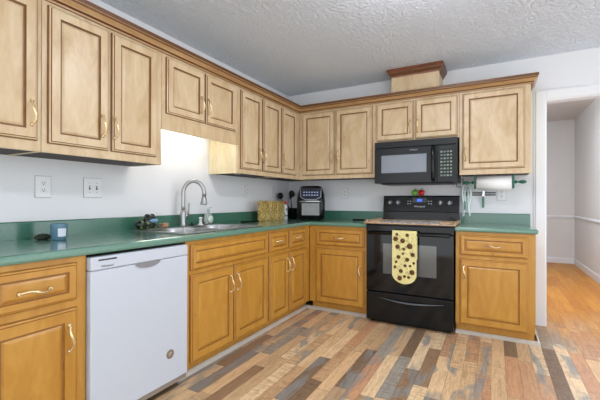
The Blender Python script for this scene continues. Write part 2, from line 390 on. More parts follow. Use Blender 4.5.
# toe moulding
tm = [(0, 0), (.020, 0), (.020, .010), (.012, .024), (.005, .030), (0, .030)]
b = new(); sweep(b, [(.54, -2.302), (.54, -.54), (1.226, -.54)], tm); struct('baseboard_left', b, M['toe'], 'grey toe moulding under the base cabinets')
b = new(); sweep(b, [(1.994, -.54), (2.585, -.54), (2.585, -.02)], tm); struct('baseboard_back', b, M['toe'], 'pale toe moulding under the base cabinet by the opening')

# ------------------------------------------------------------------ cabinets
def pull(fr, u, z, d, parent, vertical=True, L=.115, flip=1):
    """curved pale brass pull with two round feet"""
    b = new(); pts = []; rad = []
    n = 14
    for i in range(n + 1):
        t = i / n; s = (t - .5) * L
        out = .006 + .024 * math.sin(PI * t) ** .75
        side = .007 * math.sin(2 * PI * t) * flip
        pts.append(fr(u + (side if vertical else s), d + out, z + (s if vertical else side)))
        rad.append(.0044 + .0022 * math.sin(PI * t) ** 2 + (.002 if i in (0, n) else 0))
    tube(b, pts, rad, 8)
    for s in (-1, 1):
        c = fr(u + (0 if vertical else s * L / 2), d, z + (s * L / 2 if vertical else 0)); e = fr(u + (0 if vertical else s * L / 2), d + .011, z + (s * L / 2 if vertical else 0))
        tube(b, [c, c.lerp(e, .5), e], [.010, .008, .006], 10)
    obj('handle', b, M['brass'], parent)

def panel(name, fr, u0_, u1_, z0, z1, d, mats, parent, groove=.058, th=.020, label=None):
    """raised panel door or drawer front standing on the face frame at distance d"""
    b = new()
    g = groove
    prof = [(0, 0, 1), (0, .008, 1), (.004, .0125, 0), (.010, .0145, 1), (.013, th, 0), (g, th, 1), (g + .003, th - .008, 1), (g + .010, th - .008, 0),
            (g + .018, th - .003, 0), (g + .024, th - .002, 0)]
    rings = []
    for o, dd, _ in prof:
        o2 = min(o, (u1_ - u0_) / 2 - .004, (z1 - z0) / 2 - .004)
        rings.append([b.verts.new(fr(a, d + dd, c)) for a, c in ((u0_ + o2, z0 + o2), (u1_ - o2, z0 + o2), (u1_ - o2, z1 - o2), (u0_ + o2, z1 - o2))])
    fs = []
    for i in range(len(rings) - 1):
        for k in range(4):
            f = b.faces.new((rings[i][k], rings[i][(k + 1) % 4], rings[i + 1][(k + 1) % 4], rings[i + 1][k])); fs.append(f)
            f.material_index = prof[i][2]
    fs.append(b.faces.new(rings[-1])); fs.append(b.faces.new(rings[0][::-1]))
    bmesh.ops.recalc_face_normals(b, faces=fs)
    return obj(name, b, mats, parent, label=label)

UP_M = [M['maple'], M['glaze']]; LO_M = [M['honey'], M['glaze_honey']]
def upper(label, fr, u0_, u1_, z0, z1, doors, depth=.33, valance=None, gap=0.0012, group='maple wall cabinets'):
    a, c = u0_ + gap, u1_ - gap
    t = thing('wall_cabinet', label, 'cabinet', fr((u0_ + u1_) / 2, 0, z0), group)
    b = new(); D = depth - .019; k = .018
    ubox(b, fr, a, a + .005, .002, D, z0, z1); ubox(b, fr, c - .005, c, .002, D, z0, z1)
    ubox(b, fr, a + .005, c - .005, .002, D, z1 - .016, z1); ubox(b, fr, a + .005, c - .005, .002, .01, z0 + k, z1 - .016)
    obj('body', b, M['maple_side'], t)
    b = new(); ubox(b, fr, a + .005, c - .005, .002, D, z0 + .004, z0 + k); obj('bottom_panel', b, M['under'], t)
    b = new(); ubox(b, fr, a, c, D, depth, z0, z1, bev=.0012, seg=1); obj('face_frame', b, M['maple'], t)
    if valance:
        b = new(); ubox(b, fr, a, c, D, depth, valance, z0 - .0005); obj('valance', b, M['maple'], t)
    for (d0, d1, dz0, dz1, hu, hz) in doors:
        dr = panel('door', fr, d0, d1, dz0, dz1, depth, UP_M, t, groove=.052)
        if hu is not None: pull(fr, hu, hz, depth + .020, dr)
    return t
ZU, ZT = 1.367, 2.135
upper('maple wall cabinet at far left with one wide door', LEFT, -3.52, -2.962, ZU, ZT, [(-3.49, -2.982, 1.418, 2.10, -3.010, 1.548)])
upper('two-door maple wall cabinet above the left outlet and switch', LEFT, -2.962, -2.2425, ZU, ZT,
      [(-2.936, -2.620, 1.413, 2.10, -2.662, 1.548), (-2.602, -2.288, 1.413, 2.10, -2.588, 1.548)])
upper('short maple wall cabinet with a valance above the sink', LEFT, -2.2425, -1.4365, 1.700, ZT,
      [(-2.210, -1.854, 1.718, 2.10, -1.892, 1.848), (-1.838, -1.474, 1.718, 2.10, -1.822, 1.848)], valance=1.610)
upper('two-door maple wall cabinet right of the valance, above the gold tins', LEFT, -1.4365, -.735, ZU, ZT,
      [(-1.404, -1.084, 1.408, 2.10, -1.140, 1.552), (-1.066, -.746, 1.408, 2.10, -1.066, 1.552)])
# corner cabinet: body reaches the corner, its single door beside the back run
upper('narrow single-door maple wall cabinet in the corner of the left run', LEFT, -.735, -.003, ZU, ZT, [(-.718, -.410, 1.408, 2.10, -.702, 1.555)])
upper('two-door maple wall cabinet above the air fryer', BACK, .331, 1.222, ZU, ZT,
      [(.382, .775, 1.408, 2.10, .742, 1.60), (.790, 1.190, 1.408, 2.10, .818, 1.60)])
upper('short two-door maple wall cabinet above the microwave', BACK, 1.222, 2.003, 1.712, ZT,
      [(1.236, 1.600, 1.728, 2.10, 1.566, 1.85), (1.616, 1.988, 1.728, 2.10, 1.636, 1.85)])
upper('single-door maple wall cabinet above the paper towel roll', BACK, 2.003, 2.555, ZU, ZT, [(2.030, 2.512, 1.414, 2.10, 2.056, 1.552)])

def lower(label, fr, u0_, u1_, doors, drawers, depth=.61, group='honey base cabinets', gap=.0012, z0=.10, z1=.8735, no_top=False):
    a, c = u0_ + gap, u1_ - gap
    t = thing('base_cabinet', label, 'cabinet', fr((u0_ + u1_) / 2, 0, 0), group)
    b = new(); D = depth - .019
    ubox(b, fr, a, a + .016, .002, D, z0, z1); ubox(b, fr, c - .016, c, .002, D, z0, z1)
    ubox(b, fr, a + .016, c - .016, .002, D, z0, z0 + .016); ubox(b, fr, a + .016, c - .016, .002, .01, z0 + .016, z1)
    ubox(b, fr, a, c, .50, .538, 0, z0)
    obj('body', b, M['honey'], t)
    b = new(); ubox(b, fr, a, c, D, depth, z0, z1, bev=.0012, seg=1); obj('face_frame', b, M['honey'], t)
    for (d0, d1, dz0, dz1, hu, hz) in doors:
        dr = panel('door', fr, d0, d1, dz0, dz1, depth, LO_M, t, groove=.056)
        if hu is not None: pull(fr, hu, hz, depth + .020, dr)
    for (d0, d1, dz0, dz1, h) in drawers:
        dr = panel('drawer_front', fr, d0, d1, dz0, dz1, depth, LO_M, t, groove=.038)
        if h: pull(fr, (d0 + d1) / 2, (dz0 + dz1) / 2, depth + .020, dr, vertical=False, L=.10 if h == 1 else .125)
    return t
lower('honey base cabinet left of the dishwasher with a drawer above one door', LEFT, -3.352, -2.9045,
      [(-3.302, -2.952, .115, .648, -2.990, .520)], [(-3.288, -2.952, .682, .850, 0)])
lower('honey sink base cabinet with a long false drawer front and two doors', LEFT, -2.298, -1.392,
      [(-2.262, -1.846, .112, .662, -1.886, .535), (-1.838, -1.412, .112, .662, -1.808, .535)], [(-2.262, -1.412, .690, .852, 0)])
lower('honey base cabinet with two small drawers beside the corner, right of the sink base', LEFT, -1.392, -.655,
      [(-1.375, -1.062, .112, .662, -1.085, .540), (-1.048, -.715, .112, .662, -1.008, .540)],
      [(-1.375, -1.072, .690, .856, 1), (-1.040, -.715, .690, .856, 1)])
lower('honey base cabinet with one drawer between the corner and the range', BACK, .6135, 1.223,
      [(.690, 1.198, .105, .652, 1.160, .445)], [(.690, 1.198, .680, .850, 1)])
lower('honey base cabinet with one drawer between the range and the opening', BACK, 1.997, 2.565,
      [(2.030, 2.516, .105, .650, 2.068, .540)], [(2.030, 2.516, .680, .848, 1)])
# handle of the first cabinet's drawer sits off the hidden middle
cab1 = [o for o in C.objects if o.name.startswith('drawer_front') and o.parent and 'left of the dishwasher' in o.parent['label']][0]
pull(LEFT, -3.125, .757, .63, cab1, vertical=False, L=.112)
# corner filler post
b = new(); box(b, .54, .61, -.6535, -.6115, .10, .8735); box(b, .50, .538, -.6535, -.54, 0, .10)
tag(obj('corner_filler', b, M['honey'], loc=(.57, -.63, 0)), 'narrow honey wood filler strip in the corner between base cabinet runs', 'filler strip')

# crown moulding
cp = [(0.0005, 2.118), (.010, 2.118), (.013, 2.128), (.024, 2.134), (.028, 2.142), (.040, 2.158), (.044, 2.166), (.050, 2.170), (.052, 2.190), (.048, 2.195), (0.0005, 2.195)]
mis = [1, 0, 1, 0, 0, 1, 0, 1, 0, 0, 0]
b = new(); sweep(b, [(.3305, -3.52), (.3305, -.3305), (2.5555, -.3305), (2.5555, -.003)], cp, mis)
tag(obj('crown_moulding', b, [M['crown'], M['crown_dark']], loc=(.33, -.33, 2.118)), 'brown glazed crown moulding running along the tops of all wall cabinets', 'crown moulding')
# duct cover above the microwave cabinet
t = thing('duct_cover', 'wooden duct cover box with dark crown between microwave cabinet and ceiling', 'duct cover', (1.6, -.15, 2.137))
b = new(); box(b, 1.372, 1.822, -.292, -.002, 2.137, H - .003); obj('box_body', b, M['maple'], t)
b = new(); sweep(b, [(1.3715, -.003), (1.3715, -.2925), (1.8225, -.2925), (1.8225, -.003)][::1],
                 [(0.0003, 2.365), (.006, 2.365), (.010, 2.378), (.030, 2.405), (.034, 2.415), (.040, 2.420), (.040, 2.442), (0.0003, 2.442)], [0, 0, 1, 0, 1, 0, 0, 0])
obj('crown_trim', b, [M['cherry'], M['crown_dark']], t, label='dark reddish brown crown trim')

# ------------------------------------------------------------------ counters
SX0, SX1, SY0, SY1 = .085, .545, -2.235, -1.445      # sink cut-out
nos = [(0, .875), (.022, .875), (.030, .878), (.0345, .888), (.035, .900), (.031, .910), (.022, .914), (0, .914)]
t = thing('countertop', 'green laminate L-shaped countertop running under the sink and into the corner', 'countertop', (.3, -1.9, .875))
b = new()
Z0, Z1 = .875, .914
box(b, .002, .60, -3.358, SY0, Z0, Z1); box(b, .002, SX0, SY0, SY1, Z0, Z1); box(b, SX1, .60, SY0, SY1, Z0, Z1); box(b, .002, .60, SY1, -.002, Z0, Z1)
box(b, .60, 1.2265, -.60, -.002, Z0, Z1)
sweep(b, [(.60, -3.358), (.60, -.60), (1.2265, -.60)], nos)
obj('worktop', b, M['worktop'], t)
bs = [(0.0015, .9145), (.022, .9145), (.022, 1.006), (.018, 1.012), (0.0015, 1.012)]
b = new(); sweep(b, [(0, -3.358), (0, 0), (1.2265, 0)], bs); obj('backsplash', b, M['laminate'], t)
t = thing('countertop', 'short green laminate countertop between the range and the opening', 'countertop', (2.28, -.3, .875))
b = new(); box(b, 1.9925, 2.545, -.60, -.002, Z0, Z1); sweep(b, [(1.9925, -.60), (2.545, -.60), (2.545, -.002)], nos); obj('worktop', b, M['worktop'], t)
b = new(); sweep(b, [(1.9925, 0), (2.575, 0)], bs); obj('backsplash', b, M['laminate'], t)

# ------------------------------------------------------------------ sink
t = thing('sink', 'double-bowl stainless steel sink set into the green countertop', 'sink', (.32, -1.84, .914))
b = new()
def rim(bm, x0, x1, y0, y1, z0, z1):
    box(bm, x0, x1, y0, y1, z0, z1, bev=.002, seg=2)
rim(b, .055, .575, -2.265, -2.215, .9145, .921); rim(b, .055, .575, -1.465, -1.415, .9145, .921)
rim(b, .055, .135, -2.215, -1.465, .9145, .921); rim(b, .53, .575, -2.215, -1.465, .9145, .921); rim(b, .135, .53, -1.858, -1.822, .9120, .919)
obj('rim', b, M['steel'], t)
for (y0, y1) in ((-2.214, -1.859), (-1.821, -1.466)):
    b = new(); x0, x1 = .136, .529; zt, zb = .917, .745; s = .025
    top = [b.verts.new(p) for p in ((x0, y0, zt), (x1, y0, zt), (x1, y1, zt), (x0, y1, zt))]
    bot = [b.verts.new(p) for p in ((x0 + s, y0 + s, zb), (x1 - s, y0 + s, zb), (x1 - s, y1 - s, zb), (x0 + s, y1 - s, zb))]
    for k in range(4): b.faces.new((top[k], top[(k + 1) % 4], bot[(k + 1) % 4], bot[k]))
    b.faces.new(bot)
    bmesh.ops.bevel(b, geom=[e for e in b.edges if not e.is_boundary], offset=.02, segments=3, affect='EDGES')
    for f in b.faces: f.smooth = True
    bowl = obj('bowl', b, M['steel'], t)
    b = new(); lathe(b, [(.04, 0), (.04, .003), (.03, .002), (0, .001)], ((x0 + x1) / 2, (y0 + y1) / 2, zb + .001)); obj('drain', b, M['chrome'], bowl)

# faucet
fx, fy, fz = .095, -1.83, .922
t = thing('faucet', 'brushed steel gooseneck kitchen faucet behind the sink', 'faucet', (fx, fy, fz))
b = new(); lathe(b, [(.030, 0), (.030, .006), (.024, .010), (.0225, .02), (.0215, .10), (.0195, .13)], (fx, fy, fz)); obj('base', b, M['steel'], t)
b = new(); pts = []
hd = Vector((.78, .62, 0)).normalized(); R_ = .082
for z in (0.12, .16, .20, .24): pts.append(Vector((fx, fy, fz + z)))
for k in range(1, 15):
    a = PI * k / 14 * 1.06
    pts.append(Vector((fx, fy, fz + .262)) + hd * (R_ - R_ * math.cos(a)) + Vector((0, 0, R_ * math.sin(a) * 1.25)))
e = pts[-1]; dn = (pts[-1] - pts[-2]).normalized()
tube(b, pts, .0155, 14); obj('spout', b, M['steel'], t)
b = new(); tube(b, [e, e + dn * .02, e + dn * .035, e + dn * .058, e + dn * .068, e + dn * .07], [.016, .019, .020, .027, .028, .018], 14)
box(b, *(lambda c: (c.x + .010, c.x + .026, c.y - .008, c.y + .008, c.z - .02, c.z + .02))(e + dn * .04), bev=.003)
obj('spray_head', b, M['steel'], t)
b = new(); s_ = Vector((fx, fy, fz + .085)); sd = Vector((.35, .93, 0)).normalized()
tube(b, [s_ + sd * .015, s_ + sd * .045], .014, 12); tube(b, [s_ + sd * .04, s_ + sd * .048 + Vector((0, 0, .035)), s_ + sd * .05 + Vector((0, 0, .10))], [.009, .007, .0055], 10)
obj('lever', b, M['steel'], t)

# soap pump in the sink deck
t = thing('soap_pump', 'white built-in soap pump on the sink deck beside the faucet', 'soap dispenser', (.10, -1.640, .9215))
b = new(); lathe(b, [(.024, 0), (.024, .006), (.014, .012), (.012, .03), (.012, .052), (.016, .056), (.016, .066), (0, .068)], (.10, -1.640, .9215)); obj('pump_body', b, M['plate'], t)
b = new(); tube(b, [(.10, -1.640, .982), (.13, -1.675, .984), (.145, -1.69, .976)], .006, 10); obj('nozzle', b, M['plate'], t)
# black stopper
b = new(); lathe(b, [(.018, 0), (.02, .008), (.012, .014), (.006, .018), (.006, .028), (0, .03)], (.095, -1.735, .9215))
tag(obj('sink_stopper', b, M['black_soft'], loc=(.095, -1.735, .9215)), 'small black rubber stopper on the sink deck between faucet and pump', 'stopper')
# clear bottle with a round pale label
t = thing('soap_bottle', 'clear squat soap bottle with a round pale green label behind the sink', 'bottle', (.088, -1.535, .9215))
glass = mat('clear bottle plastic', (225, 236, 232), .12, spec=.5); glass.node_tree.nodes['Principled BSDF'].inputs['Transmission Weight'].default_value = .65
cc = (.088, -1.535, .9215)
b = new(); lathe(b, [(.030, 0), (.044, .008), (.048, .035), (.046, .065), (.036, .088), (.016, .100), (.012, .112)], cc, sx=.6); obj('bottle_body', b, glass, t)
b = new(); lathe(b, [(.014, .112), (.014, .13), (.006, .134), (.005, .150), (0, .152)], cc); box(b, cc[0], cc[0] + .035, cc[1] - .005, cc[1] + .005, cc[2] + .142, cc[2] + .15); obj('cap', b, glass, t)
b = new(); lathe(b, [(.031, 0), (.031, .002), (0, .0022)], (cc[0] + .029, cc[1], cc[2] + .045), axis='x'); obj('bottle_label', b, mat('pale green label', (214, 228, 216), .5), t)

# ------------------------------------------------------------------ dishwasher
t = thing('dishwasher', 'white built-in dishwasher under the green countertop', 'dishwasher', (.3, -2.61, 0))
y0, y1 = -2.902, -2.305
b = new(); box(b, .03, .598, y0, y1, .10, .865); obj('body', b, M['shadowgap'], t)
b = new(); box(b, .50, .545, y0, y1, 0.001, .0985); obj('toe_plate', b, M['black_soft'], t)
b = new(); box(b, .5985, .628, y0, y1, .050, .0805, bev=.002); obj('lower_panel', b, mat('grey brown panel', (140, 128, 118), .5), t)
b = new()
box(b, .60, .640, y0, y1, .082, .797, bev=.006, seg=3); door = obj('door', b, M['white_plastic'], t)
b = new(); box(b, .60, .641, y0, y1, .799, .862, bev=.006, seg=3)
obj('control_strip', b, M['white_plastic'], t)
# pocket handle: half-moon recess edge and grey recess
b = new()
arc = [(.6415, -2.59 + .085 * math.cos(PI + PI * k / 14), .800 + .032 * math.sin(PI + PI * k / 14)) for k in range(15)]
poly(b, arc, (.0006, 0, 0)); h_ = obj('pocket_handle', b, mat('grey pocket recess', (128, 128, 132), .5), t)
b = new(); a2 = [(.642, -2.59 + .085 * math.cos(PI + PI * k / 14), .799 + .034 * math.sin(PI + PI * k / 14)) for k in range(15)]
tube(b, a2, .003, 6); 
obj('handle_lip', b, M['white_plastic'], h_)
b = new(); box(b, .6412, .6418, -2.866, -2.772, .842, .850); obj('vent_slot', b, M['slot'], t)
text('logo', 'Whirlpool', .015, (.6416, -2.822, .815), (PI / 2, 0, PI / 2), M['slot'], t)
for k in range(6):
    b = new(); yy = -2.455 + k * .021; zz = .836 - (k % 2) * .010
    lathe(b, [(.0035, 0), (.0035, .0006)], (.6412, yy, zz), axis='x', n=10); obj('button', b, M['marks'], t)
b = new(); lathe(b, [(.026, 0), (.026, .002), (.020, .003), (0, .003)], (.6402, -2.439, .243), axis='x', n=24, mi=0)
lathe(b, [(.013, 0), (.013, .001), (0, .001)], (.6434, -2.439, .243), axis='x', n=16, mi=1)
obj('round_badge', b, [mat('brown badge', (120, 104, 88), .5, noise=.25, nscale=120), mat('badge centre', (160, 146, 128), .5, noise=.3, nscale=140)], t, label='small round brown badge')

# ------------------------------------------------------------------ range
RX0, RX1 = 1.2315, 1.9895
t = thing('range', 'black electric range with glass oven door between the base cabinets', 'range', (1.61, -.35, 0))
b = new(); box(b, RX0 + .004, RX1 - .004, -.620, -.03, .022, .905); box(b, RX0 + .03, RX1 - .03, -.60, -.05, 0.001, .022); obj('body', b, M['black'], t)
b = new(); box(b, RX0, RX1, -.665, -.03, .905, .918, bev=.004); box(b, RX0, RX1, -.660, -.621, .842, .9045, bev=.004); obj('cooktop', b, M['black'], t)
for (bx, by, br) in ((1.42, -.48, .10), (1.80, -.48, .08), (1.42, -.22, .08), (1.80, -.22, .10)):
    b = new(); lathe(b, [(br, 0), (br, .0006), (br - .006, .0008), (0, .0008)], (bx, by, .9182), n=32); obj('burner', b, M['black_glass'], t)
b = new(); box(b, RX0 + .003, RX1 - .003, -.662, -.621, .300, .838, bev=.006, seg=3); door = obj('oven_door', b, M['black_glass'], t)
b = new(); box(b, 1.392, 1.852, -.6635, -.6622, .468, .742); obj('door_window', b, M['window_glass'], door)
b = new(); tube(b, [(RX0 + .03, -.71, .838), (RX1 - .03, -.71, .838)], .014, 12)
for x in (RX0 + .05, RX1 - .05): box(b, x - .012, x + .012, -.71, -.6621, .818, .837, bev=.003)
obj('door_handle', b, M['black'], door)
b = new(); box(b, RX0 + .003, RX1 - .003, -.660, -.621, .032, .288, bev=.005, seg=3); dw = obj('storage_drawer', b, M['black'], t)
b = new(); pts = [(1.345 + .565 * k / 16, -.664 - .016 * math.sin(PI * k / 16), .246 - .022 * math.sin(PI * k / 16)) for k in range(17)]
tube(b, pts, [.002 + .008 * math.sin(PI * k / 16) for k in range(17)], 8); obj('drawer_pull', b, mat('groove highlight grey', (92, 96, 102), .25, metal=.5), dw)  # highlight along the drawer's handle groove, put in as a grey tube
# backguard
b = new()
prof = [(-.03, .9185), (-.10, .9185), (-.088, 1.015), (-.098, 1.022), (-.075, 1.172), (-.062, 1.182), (-.03, 1.182)]
poly(b, [(RX0 + .006, y, z) for y, z in prof], (RX1 - RX0 - .012, 0, 0)); bg = obj('backguard', b, M['black'], t)
slope = math.atan2(.023, .150)
def onpanel(z): return -.098 + (z - 1.022) * .023 / .150
for kx in (1.308, 1.392, 1.812, 1.896):
    z = 1.112; b = new()
    yy = onpanel(z) - .0005
    lathe(b, [(.031, 0), (.031, -.002), (0, -.002)], (kx, yy, z), axis='y', n=24, mi=0)
    lathe(b, [(.023, -.002), (.021, -.020), (.017, -.024), (0, -.024)], (kx, yy, z), axis='y', n=24, mi=1)
    box(b, kx - .004, kx + .004, yy - .029, yy - .022, z - .018, z + .018, mi=2, bev=.001, seg=1)
    obj('knob', b, [M['slot'], mat('grey knob', (120, 122, 124), .3, metal=.4), M['marks']], t)
b = new(); z = 1.135; box(b, 1.54, 1.68, onpanel(z) - .004, onpanel(z) + .006, 1.112, 1.158); pn = obj('display_panel', b, M['black_glass'], t)
b = new(); box(b, 1.585, 1.635, onpanel(z) - .0055, onpanel(z) - .0042, 1.122, 1.150); obj('clock_display', b, M['display'], pn)
for kx in (1.495, 1.52, 1.70, 1.725):
    for z in (1.10, 1.125):
        b = new(); box(b, kx - .006, kx + .006, onpanel(z) - .003, onpanel(z) + .001, z - .004, z + .004); obj('button', b, M['marks'], t)
text('logo', 'Whirlpool', .026, (1.61, onpanel(1.075) - .0025, 1.072), (PI / 2 - slope, 0, 0), M['marks'], t)

# towel on the oven handle, rounded bottom, with sunflower heads
t = thing('dish_towel', 'yellow sunflower dish towel with a rounded end hanging on the oven door handle', 'towel', (1.59, -.73, .83))
tx0, tx1 = 1.492, 1.700; tw = tx1 - tx0; cxm = (tx0 + tx1) / 2
b = new(); NX, NZ = 12, 26; zt, zb = .854, .405
grid = []
for j in range(NZ + 1):
    row = []
    for i in range(NX + 1):
        s = i / NX * 2 - 1; zlow = zb + .085 * (1 - math.sqrt(max(0, 1 - s * s * .97)))
        z = zt + (zlow - zt) * j / NZ
        row.append(b.verts.new((cxm + s * tw / 2, -.7295 - .003 * math.sin(s * 5 + 1) * (j / NZ), z)))
    grid.append(row)
for j in range(NZ):
    for i in range(NX): b.faces.new((grid[j][i], grid[j][i + 1], grid[j + 1][i + 1], grid[j + 1][i]))
# wrap over the bar and down behind it
prev = grid[0]
for (yy, zz) in ((-.7285, .860), (-.72, .867), (-.71, .869), (-.70, .867), (-.692, .860), (-.6895, .846), (-.6895, .74), (-.6895, .62)):
    row = [b.verts.new((v.co.x, yy, zz)) for v in grid[0]]
    for i in range(NX): b.faces.new((row[i], row[i + 1], prev[i + 1], prev[i]))
    prev = row
bmesh.ops.recalc_face_normals(b, faces=b.faces)
for f in b.faces: f.smooth = True
tb = b; so_later = True
# = cl.modifiers.new('s', 'SOLIDIFY'); so.thickness = .003; so.offset = 0
fl = [(0.15, 0.13, 0.021), (0.44, 0.16, 0.021), (0.73, 0.26, 0.024), (0.23, 0.28, 0.020), (0.85, 0.42, 0.018), (0.27, 0.48, 0.017), (0.63, 0.52, 0.018), (0.82, 0.76, 0.022), (0.37, 0.75, 0.017), (0.32, 0.89, 0.020), (0.63, 0.05, 0.015), (0.49, 0.32, 0.013), (0.13, 0.68, 0.013), (0.20, 0.04, 0.013), (0.17, 0.58, 0.011), (0.55, 0.64, 0.013), (0.75, 0.64, 0.011), (0.89, 0.58, 0.011), (0.52, 0.85, 0.013), (0.69, 0.86, 0.013), (0.45, 0.41, 0.010)]
big = tb; lf = tb
for k, (a, c, r) in enumerate(fl):
    x = tx0 + a * tw; z = zt - c * (zt - zb)
    lathe(big, [(r, 0), (r, -.0012), (0, -.0014)], (x, -.7338, z), axis='y', n=14, mi=1)
random.seed(3)
for k in range(60):
    a, c = random.uniform(.06, .94), random.uniform(.03, .86); x = tx0 + a * tw; z = zt - c * (zt - zb); an = random.uniform(0, PI); r = .008
    p = [(x + r * math.cos(an), -.7342, z + r * math.sin(an)), (x - .003 * math.sin(an), -.7342, z + .003 * math.cos(an)), (x - r * math.cos(an), -.7342, z - r * math.sin(an)), (x + .003 * math.sin(an), -.7342, z - .003 * math.cos(an))]
    poly(lf, p, (0, -.0006, 0), mi=2 + k % 2)
obj('cloth', tb, [M['towel'], M['flower'], M['leaf'], mat('brown stem print', (120, 84, 50), .9)], t)

# noodle board over the burners
t = thing('stove_board', 'wood-edged board with mottled grey top covering the range burners', 'board', (1.61, -.4, .9187))
b = new(); box(b, 1.238, 1.985, -.640, -.150, .9195, .930); obj('board_panel', b, M['board_top'], t)
b = new()
box(b, 1.238, 1.985, -.149, -.130, .9190, .934, bev=.003); obj('edge_rail', b, M['boardwood'], t); b = new()
box(b, 1.222, 2.000, -.668, -.641, .9190, .928, bev=.003)
poly(b, [(1.215, -.668, .9188), (1.330, -.668, .9310), (1.330, -.668, .936), (1.215, -.668, .934)], (0, .03, 0))
obj('edge_rail', b, M['boardwood'], t)
for x0_, x1_ in ((1.222, 1.237), (1.986, 2.001)):
    b = new(); box(b, x0_, x1_, -.640, -.130, .9190, .950, bev=.003)
    obj('side_rail', b, M['boardwood'], t)
for hx in (1.30, 1.925):
    b = new(); tube(b, [(hx + .028 * math.cos(PI * k / 10), -.20, .931 + .036 * math.sin(PI * k / 10)) for k in range(11)], .004, 8); obj('board_handle', b, M['black_soft'], t)
for q in (1.245, 1.87):
    b = new(); box(b, q, q + .105, -.60, -.40, .9305, .944, bev=.004); obj('end_cleat', b, M['boardwood'], t)
# black-handled knife lying at the counter's end
t = thing('kitchen_knife', 'black-handled knife lying on the countertop at the left edge of the range', 'knife', (1.05, -.42, .9145))
kp = Vector((.985, -.36, .930)); kd = Vector((.94, -.12, .018)).normalized()
b = new(); tube(b, [kp, kp + kd * .02, kp + kd * .07, kp + kd * .12, kp + kd * .135], [.007, .012, .011, .012, .009], 10); obj('handle', b, M['black_soft'], t)
b = new(); e = kp + kd * .135; poly(b, [e + Vector((0, .012, 0)), e - Vector((0, .012, 0)), e + kd * .075 - Vector((0, .010, 0)), e + kd * .085 + Vector((0, .012, 0))], (0, 0, .0015)); obj('blade', b, M['black_soft'], t)

# pepper shakers on the backguard
def pepper(name, label, cx_, col, lean):
    t = thing(name, label, 'pepper shaker', (cx_, -.052, 1.1825), 'pepper-shaped shakers on the range')
    b = new(); ball(b, (cx_ - .008, -.052, 1.2130), .023, (1, .8, 1.3)); ball(b, (cx_ + .012, -.052, 1.214), .021, (1, .8, 1.35), rot=Matrix.Rotation(lean, 3, 'Y').to_euler()); ball(b, (cx_ + .002, -.062, 1.208), .018, (1, .7, 1.3))
    obj('pepper_body', b, mat(label[:10] + ' glaze', col, .2), t)
    b = new(); tube(b, [(cx_, -.052, 1.236), (cx_ + .003, -.052, 1.252), (cx_ + .014, -.052, 1.262)], [.006, .004, .003], 8); obj('stem', b, mat('green stem', (50, 120, 40), .5), t)
pepper('pepper_shaker', 'green pepper-shaped shaker on top of the range backguard', 1.556, (110, 168, 60), .3)
pepper('pepper_shaker', 'red pepper-shaped shaker on top of the range backguard', 1.622, (200, 28, 30), .5)

# ------------------------------------------------------------------ microwave
t = thing('microwave', 'black over-the-range microwave mounted under the short wall cabinet', 'microwave', (1.61, -.2, 1.295))
MX0, MX1, MZ0, MZ1 = 1.2325, 1.9925, 1.302, 1.7105
b = new(); box(b, MX0, MX1, -.375, -.003, MZ0, MZ1, bev=.003); box(b, MX0 + .06, MX1 - .05, -.36, -.06, MZ0 - .012, MZ0 - .0003); obj('body', b, M['black_soft'], t)
b = new(); box(b, MX0, MX1, -.398, -.3755, 1.648, MZ1, bev=.003); obj('vent_panel', b, mat('charcoal plastic', (30, 33, 36), .32, spec=.3), t)
b = new(); box(b, MX0, 1.818, -.402, -.3755, MZ0, 1.645, bev=.004); dr = obj('door', b, mat('charcoal door', (24, 27, 30), .22, spec=.3), t)
b = new(); box(b, 1.302, 1.728, -.4035, -.4022, 1.402, 1.574); obj('door_screen', b, M['mw_glass'], dr)
b = new(); pts = [(1.788, -.404 - .040 * math.sin(PI * k / 14) ** .5, 1.322 + .318 * k / 14) for k in range(15)]; tube(b, pts, .017, 12); obj('handle', b, M['black'], dr)
text('logo', 'Whirlpool', .017, (1.610, -.4032, 1.615), (PI / 2, 0, 0), M['marks'], dr)
b = new(); box(b, 1.820, MX1, -.402, -.3755, MZ0, 1.645, bev=.004); cp_ = obj('control_panel', b, mat('dark green black panel', (20, 26, 26), .25, spec=.3), t)
b = new(); box(b, 1.845, 1.952, -.4036, -.4022, 1.606, 1.630); obj('clock_display', b, M['black_glass'], cp_)
for r_ in range(8):
    for c_ in range(4):
        b = new(); x = 1.850 + c_ * .027; z = 1.585 - r_ * .031
        box(b, x, x + .018, -.4032, -.4022, z - .012, z + .004); obj('button', b, M['greenish'] if (r_ + c_) % 3 else M['dullmarks'], cp_)

# ------------------------------------------------------------------ air fryer
t = thing('air_fryer', 'black air fryer oven with grey window standing in the counter corner', 'air fryer', (.455, -.265, .9145), rz=math.radians(24))
t.scale = (1.17, 1.12, 1.05)
w2_, dp = .145, .13
def rounded_body(bm, sections, n=28):
    rings = []
    for z, hw, hd_, yo in sections:
        ring = []
        for k in range(n):
            a = 2 * PI * k / n; c, s = math.cos(a), math.sin(a); p = .42
            ring.append(bm.verts.new((hw * math.copysign(abs(c) ** p, c), yo + hd_ * math.copysign(abs(s) ** p, s), z)))
        rings.append(ring)
    for A, B in zip(rings, rings[1:]):
        for k in range(n):
            f = bm.faces.new((A[k], A[(k + 1) % n], B[(k + 1) % n], B[k])); f.smooth = True
    bm.faces.new(rings[0][::-1]); bm.faces.new(rings[-1]); bmesh.ops.recalc_face_normals(bm, faces=bm.faces)
b = new(); rounded_body(b, [(.012, .120, .115, 0), (.02, .130, .125, 0), (.08, .136, .13, 0), (.20, .136, .13, 0), (.27, .128, .122, .006), (.33, .112, .105, .014), (.355, .100, .09, .02), (.362, .08, .07, .02)]); bd = lpart('body', b, M['black'], t)
